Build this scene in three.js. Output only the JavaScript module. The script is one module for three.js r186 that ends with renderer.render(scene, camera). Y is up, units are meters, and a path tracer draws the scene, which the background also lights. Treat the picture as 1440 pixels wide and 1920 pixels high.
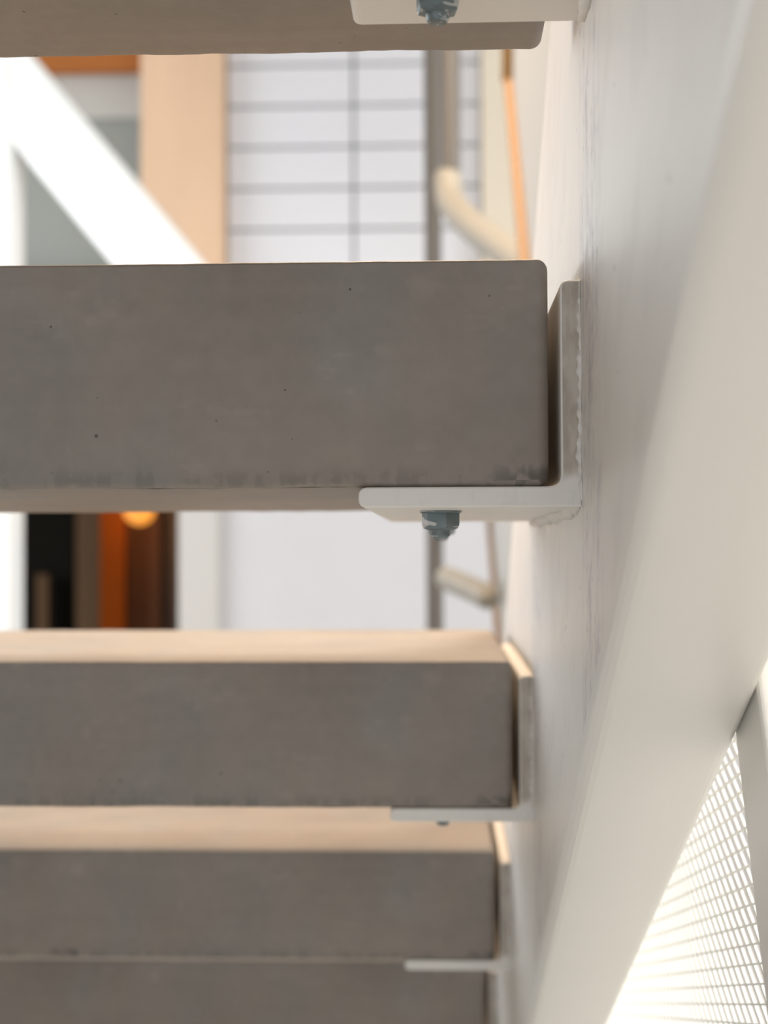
import * as THREE from 'three';
import { RoundedBoxGeometry } from 'three/addons/geometries/RoundedBoxGeometry.js';
import { mergeGeometries, toCreasedNormals } from 'three/addons/utils/BufferGeometryUtils.js';
import { RectAreaLightUniformsLib } from 'three/addons/lights/RectAreaLightUniformsLib.js';

// ---------------------------------------------------------------- camera, light, exposure
const F = 2770, EYE = 1.4007;                        // focal length in pixels of a 1440 x 1920 frame; height of the lens
const scene = new THREE.Scene();
scene.background = new THREE.Color(0.80, 0.88, 1.0);
const camera = new THREE.PerspectiveCamera(2 * Math.atan(960 / F) * 180 / Math.PI, 0.75, 0.01, 60);
camera.position.set(0, EYE, 0);
camera.rotation.order = 'YXZ';
camera.rotation.set(Math.atan(70 / F), Math.atan(110 / F), -0.0042);
camera.focus = 0.545;
camera.userData.fStop = 50.5 / 5.4;                  // a 5.4 mm wide opening
scene.add(camera);
const renderer = new THREE.WebGLRenderer();
renderer.toneMapping = THREE.LinearToneMapping;
renderer.toneMappingExposure = 1.0;
renderer.shadowMap.enabled = true;
RectAreaLightUniformsLib.init();

function areaLight(color, intensity, w, h, at, to) {
  const l = new THREE.RectAreaLight(color, intensity, w, h);
  l.position.set(...at); l.lookAt(...to); scene.add(l);
  return l;
}
const ROOM = { x0: -4.2, x1: 2.2, z0: 2.6, zb: -6.3, top: 4.6 };   // z0 behind the camera, zb the far wall
// daylight through the tall window on the left, and through the one on the right
areaLight(new THREE.Color(0.95, 0.98, 1.02), 9.5, 4.0, 1.4, [ROOM.x0 + 0.03, 2.0, -3.6], [0, 2.0, -3.6]);
areaLight(new THREE.Color(0.97, 1.0, 0.98), 2.8, 3.2, 2.8, [ROOM.x1 - 0.03, 1.7, -3.0], [0, 1.7, -3.0]);
// daylight through the low window behind the photographer
areaLight(new THREE.Color(0.97, 0.99, 1.02), 0.6, 3.0, 2.2, [-1.0, 1.35, ROOM.z0 - 0.03], [-1.0, 1.35, 0]);
const LAMP = { x: -0.05, y: 3.1, z: -1.7 };
// the warm pendant lamp over the lower half of the flight, and the plain one over the room behind it
const WARM = new THREE.Color(1.0, 0.70, 0.44), PLAIN = new THREE.Color(1.0, 0.965, 0.90);
areaLight(WARM, 43, 0.5, 0.9, [LAMP.x, LAMP.y - 0.015, LAMP.z], [LAMP.x, 0, LAMP.z - 0.0001]);
areaLight(PLAIN, 37, 1.2, 1.2, [1.2, ROOM.top - 0.135, -0.4], [1.2, 0, -0.4001]);

// ---------------------------------------------------------------- helpers
let seed = 7;
const rnd = () => { seed = (seed * 1664525 + 1013904223) >>> 0; return seed / 4294967296; };
const P = (X, h, Z) => new THREE.Vector3(X, h + EYE, -Z);                       // right of, above, in front of the lens
const px = (x, y, Z) => P((x - 830) * Z / F, (1030 - y) * Z / F, Z);             // measured place at a known distance
const taken = new Map();
function numbered(n) { const k = taken.get(n) ?? 0; taken.set(n, k + 1); return k ? `${n}_${String(k).padStart(3, '0')}` : n; }
function shade(m) { m.castShadow = true; m.receiveShadow = true; return m; }
function obj(name, geo, mat, parent) {
  const m = shade(new THREE.Mesh(geo, mat));
  m.name = parent ? name : numbered(name);
  (parent ?? scene).add(m);
  return m;
}
function group(name, at = [0, 0, 0]) { const g = new THREE.Group(); g.name = numbered(name); g.position.set(...at); scene.add(g); return g; }
function tag(o, label, category, grp) { o.userData.label = label; if (category) o.userData.category = category; if (grp) o.userData.group = grp; return o; }
function structure(o, label) { o.userData.kind = 'structure'; if (label) { o.userData.label = label; o.userData.category = 'structure'; } return o; }
function box(x0, x1, y0, y1, z0, z1, r = 0) {
  const w = Math.abs(x1 - x0), h = Math.abs(y1 - y0), d = Math.abs(z1 - z0);
  const g = r ? new RoundedBoxGeometry(w, h, d, 3, r) : new THREE.BoxGeometry(w, h, d).toNonIndexed();
  g.translate((x0 + x1) / 2, (y0 + y1) / 2, (z0 + z1) / 2);
  return g;
}
// box given in X, height above the lens, distance
const boxP = (X0, X1, h0, h1, Z0, Z1, r = 0) => box(X0, X1, h0 + EYE, h1 + EYE, -Z1, -Z0, r);
function tube(points, radius, seg = 24, radial = 14, tension = 0.5) {
  return new THREE.TubeGeometry(new THREE.CatmullRomCurve3(points, false, 'catmullrom', tension), seg, radius, radial, false);
}
// seamless value noise on a lattice of n x m cells, u and v in 0..1
function lattice(n, m) {
  const a = new Float32Array(n * m); for (let i = 0; i < a.length; i++) a[i] = rnd();
  return (u, v) => {
    let x = u * n, y = v * m; const xi = Math.floor(x), yi = Math.floor(y); x -= xi; y -= yi;
    x = x * x * (3 - 2 * x); y = y * y * (3 - 2 * y);
    const i0 = ((xi % n) + n) % n, i1 = (i0 + 1) % n, j0 = ((yi % m) + m) % m, j1 = (j0 + 1) % m;
    const p = a[j0 * n + i0], q = a[j0 * n + i1], r = a[j1 * n + i0], s = a[j1 * n + i1];
    return p + (q - p) * x + (r - p) * y + (p - q - r + s) * x * y;
  };
}
function layered(n, m, octaves, gain = 0.5) {
  const ls = []; let amp = 1, sum = 0;
  for (let o = 0; o < octaves; o++) { ls.push([lattice(n << o, m << o), amp]); sum += amp; amp *= gain; }
  return (u, v) => { let t = 0; for (const [f, w] of ls) t += f(u, v) * w; return t / sum; };
}
const sm = (a, b, x) => { x = Math.min(1, Math.max(0, (x - a) / (b - a))); return x * x * (3 - 2 * x); };
function texture(w, h, fn, srgb) {
  const d = new Uint8Array(w * h * 4), c = [0, 0, 0];
  for (let y = 0, i = 0; y < h; y++) for (let x = 0; x < w; x++, i += 4) {
    fn((x + 0.5) / w, (y + 0.5) / h, c);
    for (let k = 0; k < 3; k++) d[i + k] = Math.max(0, Math.min(255, c[k] * 255));
    d[i + 3] = 255;
  }
  const t = new THREE.DataTexture(d, w, h); t.wrapS = t.wrapT = THREE.RepeatWrapping;
  t.magFilter = THREE.LinearFilter; t.minFilter = THREE.LinearMipmapLinearFilter; t.generateMipmaps = true;
  if (srgb) t.colorSpace = THREE.SRGBColorSpace;
  t.needsUpdate = true;
  return t;
}

// ---------------------------------------------------------------- materials
const TILE = 0.32;                                   // metres of concrete in one texture tile
const blot = layered(3, 3, 4, 0.55), cloud = layered(7, 9, 4), fine = layered(60, 60, 3, 0.6), streakH = layered(3, 60, 2), edgeN = layered(40, 4, 3), scuff = layered(14, 24, 3);
const pits = []; for (let i = 0; i < 110; i++) pits.push([rnd(), rnd(), 0.0006 + 0.0017 * rnd() * rnd(), 0.25 + 0.5 * rnd()]);
const pitMap = new Float32Array(1600 * 1600);
for (const [u, v, r, k] of pits) {
  const R = Math.ceil(r * 1600 * 1.6), cx = Math.floor(u * 1600), cy = Math.floor(v * 1600);
  for (let j = -R; j <= R; j++) for (let i = -R; i <= R; i++) {
    const q = Math.hypot(i, j) / (r * 1600), at = ((cy + j + 1600) % 1600) * 1600 + (cx + i + 1600) % 1600;
    pitMap[at] = Math.max(pitMap[at], k * (1 - sm(0.7, 1.3, q)));
  }
}
const pitAt = (u, v) => pitMap[Math.min(1599, Math.floor(v * 1600)) * 1600 + Math.min(1599, Math.floor(u * 1600))];
// v 0 .. 0.25 is the rear face from its lower edge up, u = 0 the end beside the stringer
const concreteMap = texture(1600, 1600, (u, v, c) => {
  const b = blot(u, v), n = cloud(u, v), f = fine(u, v), s = streakH(u, v);
  let k = 0.505 + 0.075 * (b - 0.5) + 0.05 * (n - 0.5) + 0.035 * (f - 0.5) + 0.02 * (s - 0.5);
  // pale lime bloom under the upper edge and in a few scuffs
  const up = sm(0.17, 0.235, v) * (1 - sm(0.25, 0.27, v));
  k += 0.03 * up * sm(0.56, 0.72, scuff(u, v));
  k += 0.02 * sm(0.70, 0.80, scuff(u * 2, v * 2 + 0.3)) * sm(0.5, 0.6, b);
  // dirty, crumbled lower arris
  const e = edgeN(u, 0.13), d = Math.abs(v < 0.5 ? v : v - 1);
  const rag = sm(0.018 + 0.016 * (e - 0.4), 0.0, d) * sm(0.44, 0.58, edgeN(u * 2, 0.6) * 0.5 + f * 0.5);
  k -= 0.055 * rag;
  const corner = sm(0.11, 0.0, u) * sm(0.03, 0.0, d) * sm(0.40, 0.55, fine(u, v * 0.7));
  k -= 0.13 * corner;
  const p = pitAt(u, v);
  k *= 1 - 0.75 * p;
  const warm = cloud(v, u) - 0.5;
  c[0] = k * (1.03 + 0.05 * warm); c[1] = k * 0.967; c[2] = k * (0.90 - 0.05 * warm);
}, true);
const concreteBump = texture(1024, 1024, (u, v, c) => {
  const e = sm(0.03, 0, Math.abs(v < 0.5 ? v : v - 1)) * edgeN(u * 2, v * 3);
  c[0] = c[1] = c[2] = 0.6 + 0.22 * (fine(u, v) - 0.5) + 0.1 * (cloud(u, v) - 0.5) - 0.5 * pitAt(u, v) - 0.25 * e;
});
const concrete = new THREE.MeshStandardMaterial({ name: 'concrete', map: concreteMap, bumpMap: concreteBump, bumpScale: 0.0005, roughness: 0.5 });

// white paint on the stringer: one tile is one going by one rise, so rubbed and cracked places fall beside each tread
const pc = layered(3, 2, 4), pf = layered(90, 50, 3, 0.6), pv = layered(70, 6, 3), pu = layered(9, 14, 3), pr = layered(26, 14, 3), ps = layered(40, 24, 2);
const specks = []; for (let i = 0; i < 26; i++) specks.push([rnd(), rnd(), 0.0012 + 0.002 * rnd()]);
const paintWear = (u) => { const d = Math.min(Math.abs(u - 0.885), Math.abs(u + 0.115)); return sm(0.15, 0.05, d); };   // ground weld seam just behind each tread
const paintMap = texture(1200, 700, (u, v, c) => {
  let k = 0.905 + 0.018 * (pc(u, v) - 0.5) + 0.012 * (pf(u, v) - 0.5) + 0.012 * (pr(u, v) - 0.5);
  const w = paintWear(u);
  const dirt = w * sm(0.47, 0.70, pv(u, v) * 0.45 + pf(u, v) * 0.35 + pu(u, v) * 0.2);
  k -= 0.13 * dirt + 0.02 * sm(0.5, 0.7, pu(v, u));
  let sp = 0; for (const [a, b, r] of specks) { const q = Math.hypot(u - a, (v - b) * 0.58) / r; if (q < 1.3) sp = Math.max(sp, 1 - sm(0.6, 1.3, q)); }
  k -= 0.32 * sp;
  c[0] = k * (1.0 - 0.01 * dirt); c[1] = k * (0.985 - 0.03 * dirt); c[2] = k * (0.955 + 0.01 * dirt);
}, true);
const paintBump = texture(1200, 700, (u, v, c) => {
  const w = paintWear(u);
  c[0] = c[1] = c[2] = 0.5 + 0.35 * (pf(u, v) - 0.5) + 0.3 * (pr(u, v) - 0.5) + 0.9 * w * (pv(u, v) - 0.5);
});
const paint = new THREE.MeshPhysicalMaterial({ name: 'white_paint', map: paintMap, bumpMap: paintBump, bumpScale: 0.0005, roughness: 0.42, clearcoat: 0.25, clearcoatRoughness: 0.35 });
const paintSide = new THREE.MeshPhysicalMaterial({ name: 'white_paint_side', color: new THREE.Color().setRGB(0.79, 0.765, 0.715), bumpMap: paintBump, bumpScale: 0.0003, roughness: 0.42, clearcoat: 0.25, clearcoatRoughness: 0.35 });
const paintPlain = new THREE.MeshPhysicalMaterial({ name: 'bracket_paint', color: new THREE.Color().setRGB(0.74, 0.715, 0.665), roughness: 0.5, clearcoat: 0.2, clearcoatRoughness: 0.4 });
const gn = layered(30, 8, 4, 0.6), gm = layered(6, 9, 3);
const bracketMap = texture(768, 768, (u, v, c) => {          // u, v: 0 .. 1 is 90 mm; the upright leg is the last 8 mm of u
  const onLeg = sm(0.895, 0.915, u) * sm(0.10, 0.17, v + 0.10 * (gm(u, v) - 0.5));
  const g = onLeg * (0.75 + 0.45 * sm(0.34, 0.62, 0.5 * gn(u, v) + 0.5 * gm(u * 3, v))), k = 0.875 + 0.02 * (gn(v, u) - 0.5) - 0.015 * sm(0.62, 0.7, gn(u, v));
  c[0] = k * (1 - 0.20 * g); c[1] = k * (0.985 - 0.225 * g); c[2] = k * (0.955 - 0.25 * g);
}, true);
bracketMap.repeat.set(1 / 0.09, 1 / 0.09);
const bracketEnd = new THREE.MeshPhysicalMaterial({ name: 'bracket_end_paint', map: bracketMap, roughness: 0.5, clearcoat: 0.2, clearcoatRoughness: 0.4 });
const weldPaint = new THREE.MeshStandardMaterial({ name: 'weld_paint', color: new THREE.Color().setRGB(0.74, 0.71, 0.66), roughness: 0.5 });
const zincN = layered(5, 4, 3);
const zincMap = texture(256, 256, (u, v, c) => {
  const t = zincN(u, v), fl = sm(0.66, 0.70, zincN(u, v + 0.4));
  for (let k = 0; k < 3; k++) c[k] = ([0.43, 0.475, 0.485][k] + 0.16 * (t - 0.5)) * (1 - fl) + 0.74 * fl;
}, true);
const zinc = new THREE.MeshStandardMaterial({ name: 'zinc', map: zincMap, roughness: 0.5, metalness: 0.35 });
const matt = (name, r, g, b) => new THREE.MeshPhysicalMaterial({ name, color: new THREE.Color().setRGB(r, g, b), roughness: 0.9, specularIntensity: 0.15 });
const plain = (name, r, g, b, rough = 0.7, extra = {}) => new THREE.MeshStandardMaterial({ name, color: new THREE.Color().setRGB(r, g, b), roughness: rough, ...extra });
const wn = layered(4, 4, 5), wallGrain = texture(512, 512, (u, v, c) => { const k = 0.955 + 0.045 * (wn(u, v) - 0.5); c[0] = c[1] = c[2] = k; }, true);
const plaster = (name, r, g, b, rough = 0.85) => new THREE.MeshStandardMaterial({ name, color: new THREE.Color().setRGB(r, g, b), map: wallGrain, roughness: rough });
const endCap = (p, r) => new THREE.SphereGeometry(r, 16, 12).translate(p.x, p.y, p.z);
const M = {
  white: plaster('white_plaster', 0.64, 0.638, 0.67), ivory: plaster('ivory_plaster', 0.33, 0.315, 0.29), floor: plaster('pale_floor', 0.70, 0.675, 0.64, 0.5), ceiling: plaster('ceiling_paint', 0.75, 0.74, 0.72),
  peach: plaster('peach_plaster', 0.74, 0.51, 0.345), cream: plaster('cream_plaster', 0.86, 0.76, 0.62), tile: plain('white_tile', 0.71, 0.71, 0.75, 0.4), joint: plain('grey_joint', 0.05, 0.06, 0.065, 0.9),
  frame: plain('frame_paint', 0.85, 0.85, 0.84, 0.4), grey: plain('grey_steel', 0.08, 0.072, 0.064, 0.5), greyPale: plain('pale_grey_steel', 0.095, 0.09, 0.085, 0.5), rail: plain('cream_rail', 0.27, 0.255, 0.22, 0.5),
  panel: plain('guard_panel_paint', 0.44, 0.44, 0.415, 0.5), oak: plain('oak', 0.25, 0.16, 0.095, 0.6), bronze: plain('bronze', 0.24, 0.15, 0.06, 0.45, { metalness: 0.3 }),
  steelWhite: plain('white_steel', 0.88, 0.90, 0.90, 0.4), mesh: plain('white_mesh', 0.84, 0.84, 0.81, 0.5), orange: matt('orange_board', 0.17, 0.034, 0.002), headBoard: plain('orange_head_board', 0.33, 0.10, 0.01, 0.6), lining: plain('door_lining', 0.50, 0.485, 0.465, 0.5), greyGlass: plain('grey_window', 0.27, 0.28, 0.26, 0.35),
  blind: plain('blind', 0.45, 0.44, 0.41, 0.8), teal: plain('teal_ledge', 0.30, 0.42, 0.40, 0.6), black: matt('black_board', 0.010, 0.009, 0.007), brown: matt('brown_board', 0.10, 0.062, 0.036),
  brownGrey: plain('brown_grey_board', 0.14, 0.10, 0.085, 0.7), copper: matt('copper_brown_board', 0.12, 0.055, 0.03),
};
const glow = (name, c, k) => new THREE.MeshStandardMaterial({ name, color: 0x222222, emissive: c, emissiveIntensity: k, roughness: 0.6 });

// ---------------------------------------------------------------- the room
{
  const { x0, x1, z0, zb, top } = ROOM, t = 0.2, R2 = 0.002274 * 1;      // metres for a pixel on the far wall
  structure(obj('floor', box(x0 - t, x1 + t, -0.2, 0, zb - 2.2, z0 + t), M.floor));
  structure(obj('ceiling', box(x0 - t, x1 + t, top, top + 0.2, zb - 2.2, z0 + t), M.ceiling));
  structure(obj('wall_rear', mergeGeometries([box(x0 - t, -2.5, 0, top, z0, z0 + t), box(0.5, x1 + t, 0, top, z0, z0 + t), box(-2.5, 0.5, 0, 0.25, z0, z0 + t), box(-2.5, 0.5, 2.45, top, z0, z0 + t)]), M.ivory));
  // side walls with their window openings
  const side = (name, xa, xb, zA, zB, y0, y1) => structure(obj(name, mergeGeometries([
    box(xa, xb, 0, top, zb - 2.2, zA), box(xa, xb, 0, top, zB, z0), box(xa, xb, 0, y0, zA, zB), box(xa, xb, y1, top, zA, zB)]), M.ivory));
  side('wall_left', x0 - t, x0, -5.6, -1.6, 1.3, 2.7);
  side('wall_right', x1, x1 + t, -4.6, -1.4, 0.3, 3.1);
  const pane = new THREE.MeshPhysicalMaterial({ name: 'window_glass', color: 0xffffff, transmission: 1, thickness: 0, roughness: 0.02 });
  const win = (n, x, zA, zB, y0, y1, label) => {
    const g = group(`window_${n}`, [x, y0, (zA + zB) / 2]); structure(g, label);
    const w = zB - zA, h = y1 - y0, f = 0.06;
    const fr = obj('window_frame', mergeGeometries([box(-0.04, 0.04, 0, f, -w / 2, w / 2), box(-0.04, 0.04, h - f, h, -w / 2, w / 2),
      ...[-w / 2, -w / 6 - f / 2, w / 6 - f / 2, w / 2 - f].map((z) => box(-0.04, 0.04, f, h - f, z, z + f))]), M.frame, g);
    for (let i = 0; i < 3; i++) obj('pane', box(-0.004, 0.004, f, h - f, -w / 2 + i * w / 3 + f, -w / 2 + (i + 1) * w / 3 - f / 2), pane, g);
    return fr;
  };
  win(1, x0 - 0.12, -5.6, -1.6, 1.3, 2.7); win(2, x1 + 0.12, -4.6, -1.4, 0.3, 3.1);
  win(4, -1.0, -1.5, 1.5, 0.25, 2.45);
  { const w = scene.getObjectByName('window_4'); w.rotation.y = Math.PI / 2; w.position.set(-1.0, 0.25, z0 + 0.12); }
  // far wall: a doorway low on the left, a grey window high on the left
  const X = (x) => (x - 830) * R2, H = (y) => (1030 - y) * R2 + EYE;
  const dx0 = -3.4, dx1 = X(335), dTop = H(735), wx1 = X(268), wx0 = -3.4, wy0 = H(560), wy1 = H(82);
  structure(obj('wall_back', mergeGeometries([
    box(dx1, x1, 0, top, zb - t, zb), box(x0, dx0, 0, top, zb - t, zb), box(dx0, dx1, dTop, wy0, zb - t, zb), box(dx0, dx1, wy1, top, zb - t, zb), box(wx1, dx1, wy0, wy1, zb - t, zb)]), M.white));
  // recess behind the doorway
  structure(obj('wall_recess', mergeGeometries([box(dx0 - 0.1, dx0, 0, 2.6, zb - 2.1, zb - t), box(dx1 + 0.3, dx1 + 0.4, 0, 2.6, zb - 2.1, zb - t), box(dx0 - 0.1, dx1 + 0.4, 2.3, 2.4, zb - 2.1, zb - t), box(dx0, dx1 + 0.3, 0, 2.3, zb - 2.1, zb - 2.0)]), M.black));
  // door lining
  const door = group('door_1', [dx1, 0, zb]); structure(door);
  const jw = X(412) - X(335);
  obj('jamb', box(0, jw, 0, dTop + 0.08, -t, 0.05, 0.008), M.lining, door);
  obj('jamb', box(dx0 - dx1 - 0.08, dx0 - dx1, 0, dTop + 0.08, -t, 0.05, 0.008), M.lining, door);
  obj('door_head', box(dx0 - dx1, 0, dTop, dTop + 0.08, -t, 0.05, 0.008), M.lining, door);
  // grey window with an orange head board
  const w3 = group('window_3', [wx0, wy0, zb]); structure(w3);
  obj('pane', box(0, wx1 - wx0, 0.12, wy1 - wy0 - 0.24, -0.12, -0.10), M.greyGlass, w3);
  obj('window_sill', box(0, wx1 - wx0, 0, 0.12, -0.14, 0.02), M.teal, w3);
  obj('blind', box(0, wx1 - wx0, wy1 - wy0 - 0.26, wy1 - wy0 - 0.06, -0.10, -0.07), M.blind, w3);
  obj('head_board', box(0, wx1 - wx0, wy1 - wy0 - 0.08, wy1 - wy0 + 0.14, -0.05, 0.03), M.headBoard, w3);
  // peach pier above the door lining, cream pier on the right
  structure(obj('wall_pier', box(X(270), X(426), dTop + 0.10, top, zb, zb + 0.12, 0.006), M.peach));
  structure(obj('wall_pier', box(X(906), X(1330), H(700), top, zb, zb + 0.16, 0.006), M.cream));
  // white tiling between the piers: tiles stand proud of a dark joint bed
  const tw = 240 * R2, th = 78 * R2, j = 0.0105, bx0 = X(426), bx1 = X(906), by0 = H(427 + 78 * 4);
  const rows = 13, tg = group('wall_tiling', [bx0, by0, zb]); structure(tg);
  obj('joint_bed', box(0, bx1 - bx0, 0, rows * th, 0.001, 0.006), M.joint, tg);
  const tileGeo = new RoundedBoxGeometry(tw - j, th - j, 0.02, 2, 0.002);
  for (let r = 0; r < rows; r++) for (let cI = 0; cI < 2; cI++) {
    const m = obj('tile', tileGeo, M.tile, tg); m.position.set((cI + 0.5) * tw, (r + 0.5) * th, 0.015 + 0.0008 * rnd());
  }
  // ceiling lamps
  const lamp = (x, z, w, c, k, label) => {
    const g = group('ceiling_lamp', [x, top - 0.12, z]); tag(g, label, 'lamp');
    obj('lamp_housing', mergeGeometries([box(-w / 2 - 0.03, w / 2 + 0.03, 0.02, 0.12, -w / 2 - 0.03, w / 2 + 0.03)]), M.frame, g);
    obj('diffuser', box(-w / 2, w / 2, 0, 0.02, -w / 2, w / 2), glow('lamp_diffuser', c, k), g);
  };
  {
    const g = group('pendant_lamp', [LAMP.x, LAMP.y, LAMP.z]); tag(g, 'long warm pendant lamp hanging above the lower treads', 'lamp');
    obj('lamp_housing', box(-0.28, 0.28, 0.012, 0.09, -0.48, 0.48, 0.01), M.frame, g);
    obj('diffuser', box(-0.25, 0.25, 0, 0.012, -0.45, 0.45), glow('lamp_diffuser', WARM, 1.2), g);
    for (const z of [-0.4, 0.4]) obj('cable', new THREE.CylinderGeometry(0.003, 0.003, top - LAMP.y - 0.09, 8).translate(0, 0.09 + (top - LAMP.y - 0.09) / 2, z), M.grey, g);
  }
  lamp(1.2, -0.4, 1.2, PLAIN, 1.0, 'square plain white ceiling lamp to the right of the flight');
  // things in the recess seen between the upper treads
  const Zr = 7.2, thing = (name, xa, xb, mat, label, cat, Z = Zr, hTop = 2.2) => tag(obj(name, box((xa - 830) * Z / F, (xb - 830) * Z / F, 0, hTop, -Z - 0.06, -Z, 0.006), mat), label, cat);
  thing('tall_board', -160, 134, M.black, 'tall black board filling the left of the dark recess', 'board', 7.6);
  thing('tall_board', 60, 84, M.brown, 'low narrow brown board leaning on the black board', 'board', 7.45, EYE - 0.12);
  thing('tall_board', 136, 184, M.brown, 'narrow brown upright board left of the orange one', 'board', 7.3);
  thing('tall_board', 182, 231, M.orange, 'bright orange upright board in the dark recess', 'board', 7.15);
  thing('tall_board', 229, 298, M.copper, 'copper brown board below the glowing lamp', 'board', 7.3);
  thing('tall_board', 296, 372, M.brownGrey, 'grey brown upright board beside the white door lining', 'board', 7.4);
  const lg = group('globe_lamp', px(257, 952, 6.95).toArray()); tag(lg, 'small glowing orange lamp hanging in the recess', 'lamp');
  obj('bulb', new THREE.SphereGeometry(0.075, 24, 16), glow('bulb_glow', new THREE.Color(1, 0.36, 0.05), 1.3), lg);
  obj('cable', new THREE.CylinderGeometry(0.006, 0.006, 0.8, 8).translate(0, 0.45, 0), M.black, lg);
  const pl = new THREE.PointLight(new THREE.Color(1, 0.5, 0.15), 0.22, 0, 2); pl.position.copy(lg.position); pl.castShadow = true; scene.add(pl);
}

// ---------------------------------------------------------------- the flight
const RISE = 0.167, GOING = 0.30, SLOPE = RISE / GOING, TH = 0.0818, DEPTH = 0.33, Z9 = 0.53, XR = 0.0383, XL = -1.15;
const zBack = (n) => Z9 + (9 - n) * GOING, yTop = (n) => n * RISE + 0.0018;

// concrete tread: a rounded profile swept across the flight, its arrises a little uneven. Origin: rear lower edge at the right end, +z to the rear
function treadGeometry(k) {
  const re = 0.0042, prof = [], cen = [];
  const arc = (sz, sy, q, a0) => {   // corner of radius q at the rear (sz 1) or front, top (sy 1) or bottom
    const cx = sz > 0 ? -q : -DEPTH + q, cy = sy > 0 ? TH - q : q;
    for (let i = 0; i <= 4; i++) { const a = a0 + i / 4 * Math.PI / 2; prof.push([cx + q * Math.cos(a), cy + q * Math.sin(a)]); cen.push([sz > 0 ? -re : -DEPTH + re, sy > 0 ? TH - re : re]); }
  };
  // z from -DEPTH (front) to 0 (rear), y from 0 to TH, going round rear bottom > rear top > front top > front bottom
  arc(1, -1, 0.002, -Math.PI / 2); arc(1, 1, 0.0011, 0); arc(-1, 1, 0.003, Math.PI / 2); arc(-1, -1, 0.004, Math.PI);
  prof.push(prof[0].slice()); cen.push(cen[0]);
  const xs = []; const W = XR - XL;
  for (let i = 0; i <= 5; i++) xs.push(re * (1 - Math.cos(i / 5 * Math.PI / 2)));
  for (let x = 0.008; x < 0.26; x += 0.0025) xs.push(x);
  for (let x = 0.28; x < W - 0.02; x += 0.02) xs.push(x);
  for (let i = 5; i >= 0; i--) xs.push(W - re * (1 - Math.cos(i / 5 * Math.PI / 2)));
  const n1 = layered(64, 3, 4, 0.6), pos = [], uv = [], idx = [], N = prof.length;
  let per = [0]; for (let i = 1; i < N; i++) per.push(per[i - 1] + Math.hypot(prof[i][0] - prof[i - 1][0], prof[i][1] - prof[i - 1][1]));
  for (const x of xs) {
    const e = Math.min(x, W - x), ins = e >= re ? 0 : re - Math.sqrt(Math.max(0, re * re - (re - e) * (re - e)));
    for (let i = 0; i < N; i++) {
      let [z, y] = prof[i];
      const [cz, cy] = cen[i];
      z = cz + (z - cz) * (1 - 0.999 * ins / re); y = cy + (y - cy) * (1 - 0.999 * ins / re);
      const c = Math.floor(Math.min(i, N - 2) / 5), w = (n1(x / 1.3, 0.17 + 0.31 * ((c + k) % 4)) - 0.5) * (c === 1 ? 0.0005 : 0.0014);   // worn arrises
      z -= Math.sign(z + DEPTH / 2) * Math.max(0, w); y -= Math.sign(y - TH / 2) * w * 0.7;
      pos.push(-x, y, z); uv.push(x / TILE, per[i] / TILE - 0.011);
    }
  }
  for (let s = 0; s < xs.length - 1; s++) for (let i = 0; i < N - 1; i++) { const a = s * N + i, b = a + N; idx.push(a, a + 1, b, b, a + 1, b + 1); }
  for (const s of [0, xs.length - 1]) {                                   // end faces
    const at = pos.length / 3; pos.push(-xs[s], TH / 2, -DEPTH / 2); uv.push(xs[s] / TILE, 0.5);
    for (let i = 0; i < N; i++) { const q = (s * N + i) * 3; pos.push(pos[q], pos[q + 1], pos[q + 2]); uv.push(pos[q + 2] / TILE, pos[q + 1] / TILE); }
    for (let i = 1; i < N; i++) s ? idx.push(at, at + i + 1, at + i) : idx.push(at, at + i, at + i + 1);
  }
  const g = new THREE.BufferGeometry();
  g.setAttribute('position', new THREE.Float32BufferAttribute(pos, 3)); g.setAttribute('uv', new THREE.Float32BufferAttribute(uv, 2)); g.setIndex(idx);
  g.computeVertexNormals();
  return g;
}
const treadGeos = [0, 1, 2].map(treadGeometry);
const TREADS = { 11: 'concrete tread highest up above the lens', 10: 'concrete tread cut off by the top of the picture', 9: 'large sharp concrete tread across the middle, carried by the bracket with the sharpest bolt',
  8: 'blurred concrete tread just below the sharp one', 7: 'concrete tread third from the top, blurred, above the lowest visible one', 6: 'lowest concrete tread in view, cut off by the bottom of the picture' };
for (let n = 12; n >= 1; n--) {
  const t = obj('stair_tread', treadGeos[n % 3], concrete);
  t.position.set(XR, yTop(n) - TH, -zBack(n));
  tag(t, TREADS[n] ?? (n === 12 ? 'topmost concrete tread, overhead behind the lens' : `concrete tread ${['lowest, on the floor', 'second from the floor', 'third from the floor', 'fourth from the floor', 'fifth from the floor'][n - 1]}`), 'stair tread', 'treads of the flight');
}

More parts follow.
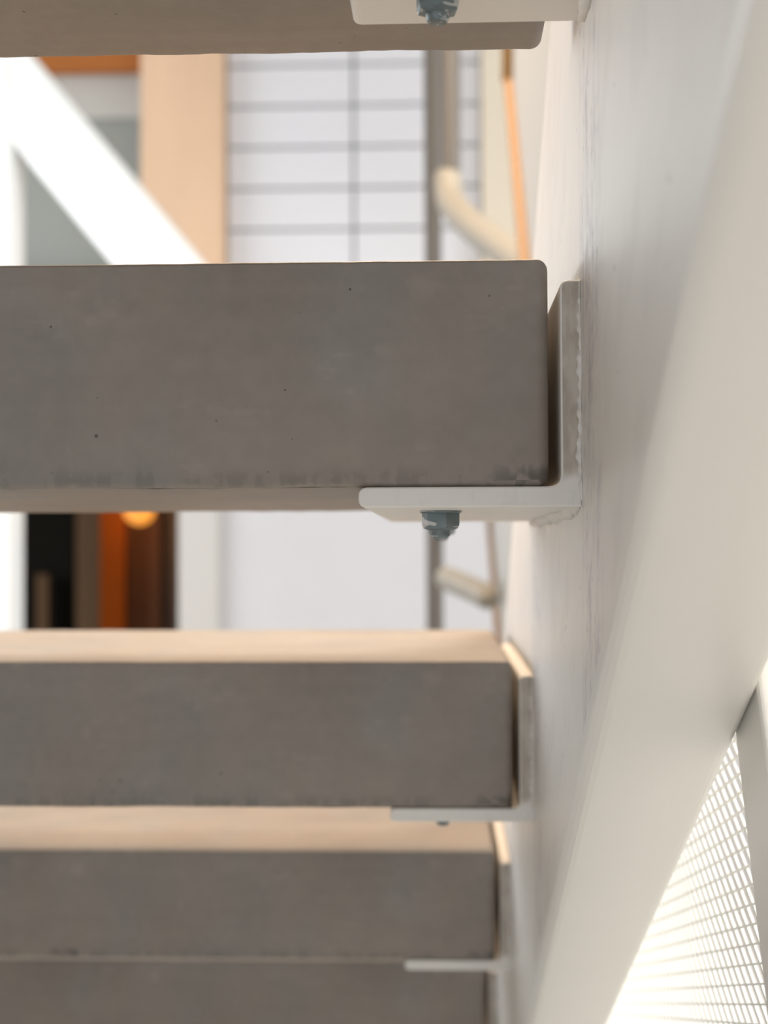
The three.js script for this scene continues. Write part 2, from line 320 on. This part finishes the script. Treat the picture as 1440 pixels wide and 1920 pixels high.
// stringer: a rectangular steel box with rounded corners, with an angle bracket welded on under each tread
const aLow = 0.2205, aHigh = 0.614, SX0 = 0.0497, SX1 = 0.1025, RB = 0.0085;
function stringerGeometry() {
  const fl = -EYE, vr = RB * Math.sqrt(1 + SLOPE * SLOPE), Z0 = -0.55;
  const lo = (Z) => aLow - SLOPE * Z + vr, hi = (Z) => aHigh - SLOPE * Z - vr, zl = (aLow + vr - fl - RB) / SLOPE, Ze = 3.32;
  const s = new THREE.Shape();
  s.moveTo(Z0, lo(Z0)); s.lineTo(zl, fl + RB); s.lineTo(Ze, fl + RB); s.lineTo(Ze, hi(Ze)); s.lineTo(Z0, hi(Z0)); s.closePath();
  const g = new THREE.ExtrudeGeometry(s, { depth: SX1 - SX0 - 2 * RB, bevelEnabled: true, bevelThickness: RB, bevelSize: RB, bevelSegments: 6, steps: 1 });
  // shape x is the distance, shape y the height, depth runs along X
  const p = g.attributes.position, nrm = g.attributes.normal, uv = g.attributes.uv;
  for (let i = 0; i < p.count; i++) {
    const Z = p.getX(i), h = p.getY(i), X = p.getZ(i) + SX0 + RB, nz = nrm.getZ(i);
    p.setXYZ(i, X, h + EYE, -Z);
    if (Math.abs(nz) > 0.9) uv.setXY(i, (Z - Z9) / GOING, (h + SLOPE * (Z - Z9)) / RISE);
    else uv.setXY(i, 0.3 + X / 0.6, (h + SLOPE * (Z - Z9)) / RISE * 0.2 + Math.hypot(Z, h) / RISE);
  }
  // the bevel is in the wrong hand after the swap of axes: turn every triangle round
  const a = p.array, b = uv.array;
  for (let i = 0; i < p.count; i += 3) {
    for (let k = 0; k < 3; k++) { const t = a[(i + 1) * 3 + k]; a[(i + 1) * 3 + k] = a[(i + 2) * 3 + k]; a[(i + 2) * 3 + k] = t; }
    for (let k = 0; k < 2; k++) { const t = b[(i + 1) * 2 + k]; b[(i + 1) * 2 + k] = b[(i + 2) * 2 + k]; b[(i + 2) * 2 + k] = t; }
  }
  g.deleteAttribute('normal');
  return toCreasedNormals(g, 0.5);
}
// angle bracket: horizontal leg under the tread, upright leg beside its end. Origin: lower outer corner at the rear end, x to the stringer = 0
const BT = 0.0074, BLEN = 0.279, BW = SX0 + 0.0302, BH = 0.0813;
function bracketGeometry() {
  const s = new THREE.Shape(), r = 0.0033, f = 0.0045;
  s.moveTo(0, 0); s.lineTo(0, BH); s.lineTo(-BT + r, BH); s.quadraticCurveTo(-BT, BH, -BT, BH - r);
  s.lineTo(-BT, BT + f); s.quadraticCurveTo(-BT, BT, -BT - f, BT);
  s.lineTo(-BW + r, BT); s.quadraticCurveTo(-BW, BT, -BW, BT - r); s.lineTo(-BW, r); s.quadraticCurveTo(-BW, 0, -BW + r, 0); s.closePath();
  const b = 0.0007, g = new THREE.ExtrudeGeometry(s, { depth: BLEN - 2 * b, bevelEnabled: true, bevelThickness: b, bevelSize: b, bevelOffset: -b, bevelSegments: 2, curveSegments: 5 });
  g.translate(0, 0, -BLEN + b);
  return g;
}
// weld bead: a lumpy seam along a path
function beadGeometry(pts, r0, k) {
  const c = new THREE.CatmullRomCurve3(pts), g = new THREE.TubeGeometry(c, 60, r0, 8, false), p = g.attributes.position, n = g.attributes.normal;
  for (let i = 0; i < p.count; i++) {
    const t = Math.floor(i / 9) / 60, w = -r0 * (1 - sm(0, 0.05, t) * sm(1, 0.95, t)) + r0 * sm(0, 0.05, t) * (0.35 * Math.sin(t * 95 + k) + 0.3 * Math.sin(t * 31 + 2 * k) + 0.25 * Math.sin((i % 9) * 2.1 + t * 17));
    p.setXYZ(i, p.getX(i) + n.getX(i) * w, p.getY(i) + n.getY(i) * w, p.getZ(i) + n.getZ(i) * w);
  }
  g.computeVertexNormals();
  return g;
}
const bracketGeo = bracketGeometry();
const beadUnder = beadGeometry([new THREE.Vector3(-0.0008, 0.0004, 0), new THREE.Vector3(-0.0012, -0.0002, -0.12), new THREE.Vector3(-0.0008, 0.0003, -0.278)], 0.0026, 1.3);
const beadEnd = beadGeometry([new THREE.Vector3(0, 0.002, -0.0002), new THREE.Vector3(-0.0004, 0.025, 0), new THREE.Vector3(0, 0.05, -0.0003), new THREE.Vector3(-0.0003, BH - 0.003, -0.0006)], 0.0012, 0.4);
const str = group('stair_stringer', [0, 0, 0]);
tag(str, 'deep white painted steel stringer with welded angle brackets, right side of the flight', 'stringer');
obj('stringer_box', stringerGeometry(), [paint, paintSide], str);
for (let n = 12; n >= 1; n--) {
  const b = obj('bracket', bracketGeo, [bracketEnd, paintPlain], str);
  b.position.set(SX0, yTop(n) - TH - BT, -zBack(n) + 0.0012);
  obj('weld_bead', beadUnder, weldPaint, b);
  obj('weld_bead', beadEnd, weldPaint, b);
}
// the stringer of the far side, same make, mirrored
{
  const s2 = group('stair_stringer', [0, 0, 0]);
  tag(s2, 'white painted steel stringer at the far left end of the treads', 'stringer');
  const g = stringerGeometry(); g.translate(XL - (SX1 + (SX0 - XR)) - 0.0, 0, 0);
  obj('stringer_box', g, [paint, paintSide], s2);
  for (let n = 12; n >= 1; n--) {
    const b = obj('bracket', bracketGeo, [bracketEnd, paintPlain], s2);
    b.rotation.y = Math.PI; b.position.set(XL - (SX0 - XR), yTop(n) - TH - BT, -zBack(n) - BLEN);
  }
}
// hex bolts under the brackets: hex head with a chamfered end and a short thread tip
{
  const hex = new THREE.LatheGeometry([[0, 0], [0.0075, 0], [0.0075, -0.0052], [0.0069, -0.0068], [0.0048, -0.0076], [0, -0.0078]].map(([a, b]) => new THREE.Vector2(a, b)).reverse(), 6).toNonIndexed();
  hex.computeVertexNormals();
  const tip = new THREE.LatheGeometry([[0, -0.0105], [0.0028, -0.0105], [0.0037, -0.0096], [0.0039, -0.0070]].map(([a, b]) => new THREE.Vector2(a, b)), 18);
  const washer = new THREE.LatheGeometry([[0, -0.0009], [0.0078, -0.0009], [0.0082, -0.0005], [0.0082, 0.0001], [0, 0.0001]].map(([a, b]) => new THREE.Vector2(a, b)), 28);
  const TN = { 10: 'under the tread at the top of the picture', 9: 'under the large sharp tread', 8: 'under the blurred tread below the sharp one', 7: 'under the third tread down', 6: 'under the lowest visible tread' };
  for (let n = 10; n >= 6; n--) for (const [dz, which] of [[0.046, 'rear'], [0.248, 'front']]) {
    const g = group('hex_bolt', [-0.0008, yTop(n) - TH - BT, -zBack(n) - dz]);
    g.rotation.y = 0.33 + n * 0.7 + dz * 9;
    if (n === 9 && which === 'rear') g.rotation.y = 0.30;
    tag(g, `${which} grey zinc hex bolt ${TN[n]}`, 'bolt', 'bolts under the treads');
    obj('bolt_head', hex, zinc, g); obj('thread_tip', tip, zinc, g); obj('washer', washer, zinc, g);
  }
}

// ---------------------------------------------------------------- guard outside the stringer: posts square to the slope, expanded mesh between them
{
  const g = group('mesh_guard', [0, 0, 0]);
  tag(g, 'white mesh guard with a steel post hanging outside the stringer, lower right', 'guard');
  const ang = Math.atan(SLOPE), cs = Math.cos(ang), sn = Math.sin(ang);
  const post = (Zc, hc) => {
    const b = new RoundedBoxGeometry(0.044, 1.0, 0.0445, 3, 0.003);
    const m = obj('post', b, paintSide, g);
    m.rotation.x = -ang;                                                   // the head leans away from the lens
    const c = P(SX1 + 0.0225, hc, Zc); const up = new THREE.Vector3(0, cs, -sn);
    m.position.copy(c).addScaledVector(up, 0.02);
  };
  post(0.5075, -0.0617);
  // expanded mesh on the plane just inside the outer faces of the posts
  const XM = SX1 + 0.03, LW = 0.028, SW = 0.0085, bars = [], unit = new THREE.BoxGeometry(0.0012, 0.0015, 1).toNonIndexed();
  const k = SW / LW, lowAt = (Z) => aLow - SLOPE * Z, ZA = 0.535, ZB = 1.6, UP = 0.22, DN = -0.42;
  for (const sg of [1, -1]) for (let c = -2.5; c < 2.5; c += SW) {
    // strand h = sg k (Z - ZA) + c, kept where DN < h - lowAt(Z) < UP
    let t0 = ZA, t1 = ZB; const a = sg * k + SLOPE, b = c - sg * k * ZA - aLow, e0 = (DN - b) / a, e1 = (UP - b) / a;
    t0 = Math.max(t0, Math.min(e0, e1)); t1 = Math.min(t1, Math.max(e0, e1));
    if (t1 - t0 < 0.004) continue;
    const zm = (t0 + t1) / 2, g2 = unit.clone(); g2.scale(1, sg > 0 ? 1.5 : 0.6, (t1 - t0) * Math.hypot(1, k)); g2.rotateX(Math.atan(sg * k)); g2.translate(XM + sg * 0.0005, sg * k * (zm - ZA) + c + EYE, -zm);
    bars.push(g2);
  }
  const m = obj('mesh_panel', mergeGeometries(bars), M.mesh, g); m.userData.kind = 'stuff';
}

// ---------------------------------------------------------------- side panels of the guard further down, with oak edges
function plateYZ(pts, X0, thick) {                      // pts: [distance, height above the lens]
  const s = new THREE.Shape(pts.map(([Z, h]) => new THREE.Vector2(Z, h)));
  const b = 0.0015, g = new THREE.ExtrudeGeometry(s, { depth: thick - 2 * b, bevelEnabled: true, bevelThickness: b, bevelSize: b, bevelOffset: -b, bevelSegments: 2 });
  const m = new THREE.Matrix4().set(0, 0, 1, X0 + b, 0, 1, 0, EYE, -1, 0, 0, 0, 0, 0, 0, 1);
  g.applyMatrix4(m);
  return g;
}
{
  const XP = 0.116, strip = (A, B, w, d) => {
    const dir = B.clone().sub(A), len = dir.length(), g = new RoundedBoxGeometry(w, len, d, 2, 0.002);
    g.applyQuaternion(new THREE.Quaternion().setFromUnitVectors(new THREE.Vector3(0, 1, 0), dir.normalize()));
    g.translate((A.x + B.x) / 2, (A.y + B.y) / 2, (A.z + B.z) / 2);
    return g;
  };
  const u = group('side_panel'); tag(u, 'tall off-white side panel with an oak edge, above the sharp tread', 'panel');
  obj('board', plateYZ([[2.68, 1.02], [1.50, 0.00], [1.05, 0.25], [1.05, 1.02]], XP, 0.012), M.panel, u);
  obj('oak_edge', strip(P(XP - 0.007, 0.757, 2.376), P(XP - 0.007, 0.10, 1.62), 0.014, 0.016), M.oak, u);
  obj('bronze_edge', strip(P(XP - 0.007, 1.02, 2.30), P(XP - 0.009, 0.752, 2.37), 0.017, 0.018), M.bronze, u);
  const l = group('side_panel'); tag(l, 'off-white side panel with a thin oak edge, below the sharp tread', 'panel');
  obj('board', plateYZ([[3.72, 0.175], [2.55, -0.37], [2.0, -0.35], [1.75, 0.10], [1.75, 0.175]], XP, 0.012), M.panel, l);
  obj('oak_edge', strip(P(XP - 0.007, 0.17, 3.71), P(XP - 0.007, -0.33, 2.64), 0.013, 0.014), M.oak, l);
}
// ---------------------------------------------------------------- grey post and cream rail at the foot of the flight
{
  const Z = 3.45, g = group('newel_post', [px(815, 1030, Z).x, 0, -Z]); tag(g, 'slim dark grey round steel post at the foot of the flight', 'post');
  obj('shaft', new THREE.CylinderGeometry(0.0205, 0.0205, 3.2, 24).translate(0, 1.62, 0), M.grey, g);
  obj('base_plate', new THREE.CylinderGeometry(0.06, 0.06, 0.02, 24).translate(0, 0.01, 0), M.grey, g);
  const r = group('rail_pipe', [0, 0, 0]); tag(r, 'grey upright pipe ending in a cream rail that slopes down to the right', 'handrail');
  const Zr = 3.0;
  obj('upright', tube([px(848, -560, Zr), px(848, -200, Zr), px(848, 120, Zr), px(847, 345, Zr)], 0.0225, 20, 18), M.greyPale, r);
  obj('rail', mergeGeometries([tube([px(844, 335, Zr), px(850, 378, Zr - 0.03), px(890, 425, Zr - 0.15), px(940, 462, Zr - 0.35), px(1000, 510, Zr - 0.55)], 0.029, 40, 18), endCap(px(844, 335, Zr), 0.029), endCap(px(1000, 510, Zr - 0.55), 0.029)]), M.rail, r);
  const q = group('rail_pipe', [0, 0, 0]); tag(q, 'short pale cream lower rail beside the grey post, below the sharp tread', 'handrail');
  obj('rail', mergeGeometries([tube([px(838, 1085, Zr), px(860, 1095, Zr - 0.06), px(890, 1108, Zr - 0.14), px(912, 1119, Zr - 0.2)], 0.024, 24, 16), endCap(px(838, 1085, Zr), 0.024), endCap(px(912, 1119, Zr - 0.2), 0.024)]), M.rail, q);
}
// ---------------------------------------------------------------- white steel frame in the hall: post and diagonal brace
{
  const Z = 5.2, g = group('steel_frame', [px(-20, 1030, Z).x, 0, -Z]); tag(g, 'large white steel post with a diagonal brace, left', 'frame');
  const at = g.position, loc = (x, y) => px(x, y, Z).sub(at);
  const beam = (A, B, w, d) => {
    const dir = B.clone().sub(A), len = dir.length(), b = new RoundedBoxGeometry(w, len, d, 4, 0.03);
    b.rotateZ(Math.atan2(-dir.x, dir.y)); b.translate((A.x + B.x) / 2, (A.y + B.y) / 2, (A.z + B.z) / 2);
    return b;
  };
  const wPost = 90 * Z / F;
  obj('post', new RoundedBoxGeometry(wPost, 3.9, 0.2, 4, 0.03).translate(0, 1.95, 0), M.steelWhite, g);
  obj('brace', beam(loc(-70, 40), loc(420, 640), 0.255, 0.18), M.steelWhite, g);
}
renderer.render(scene, camera);
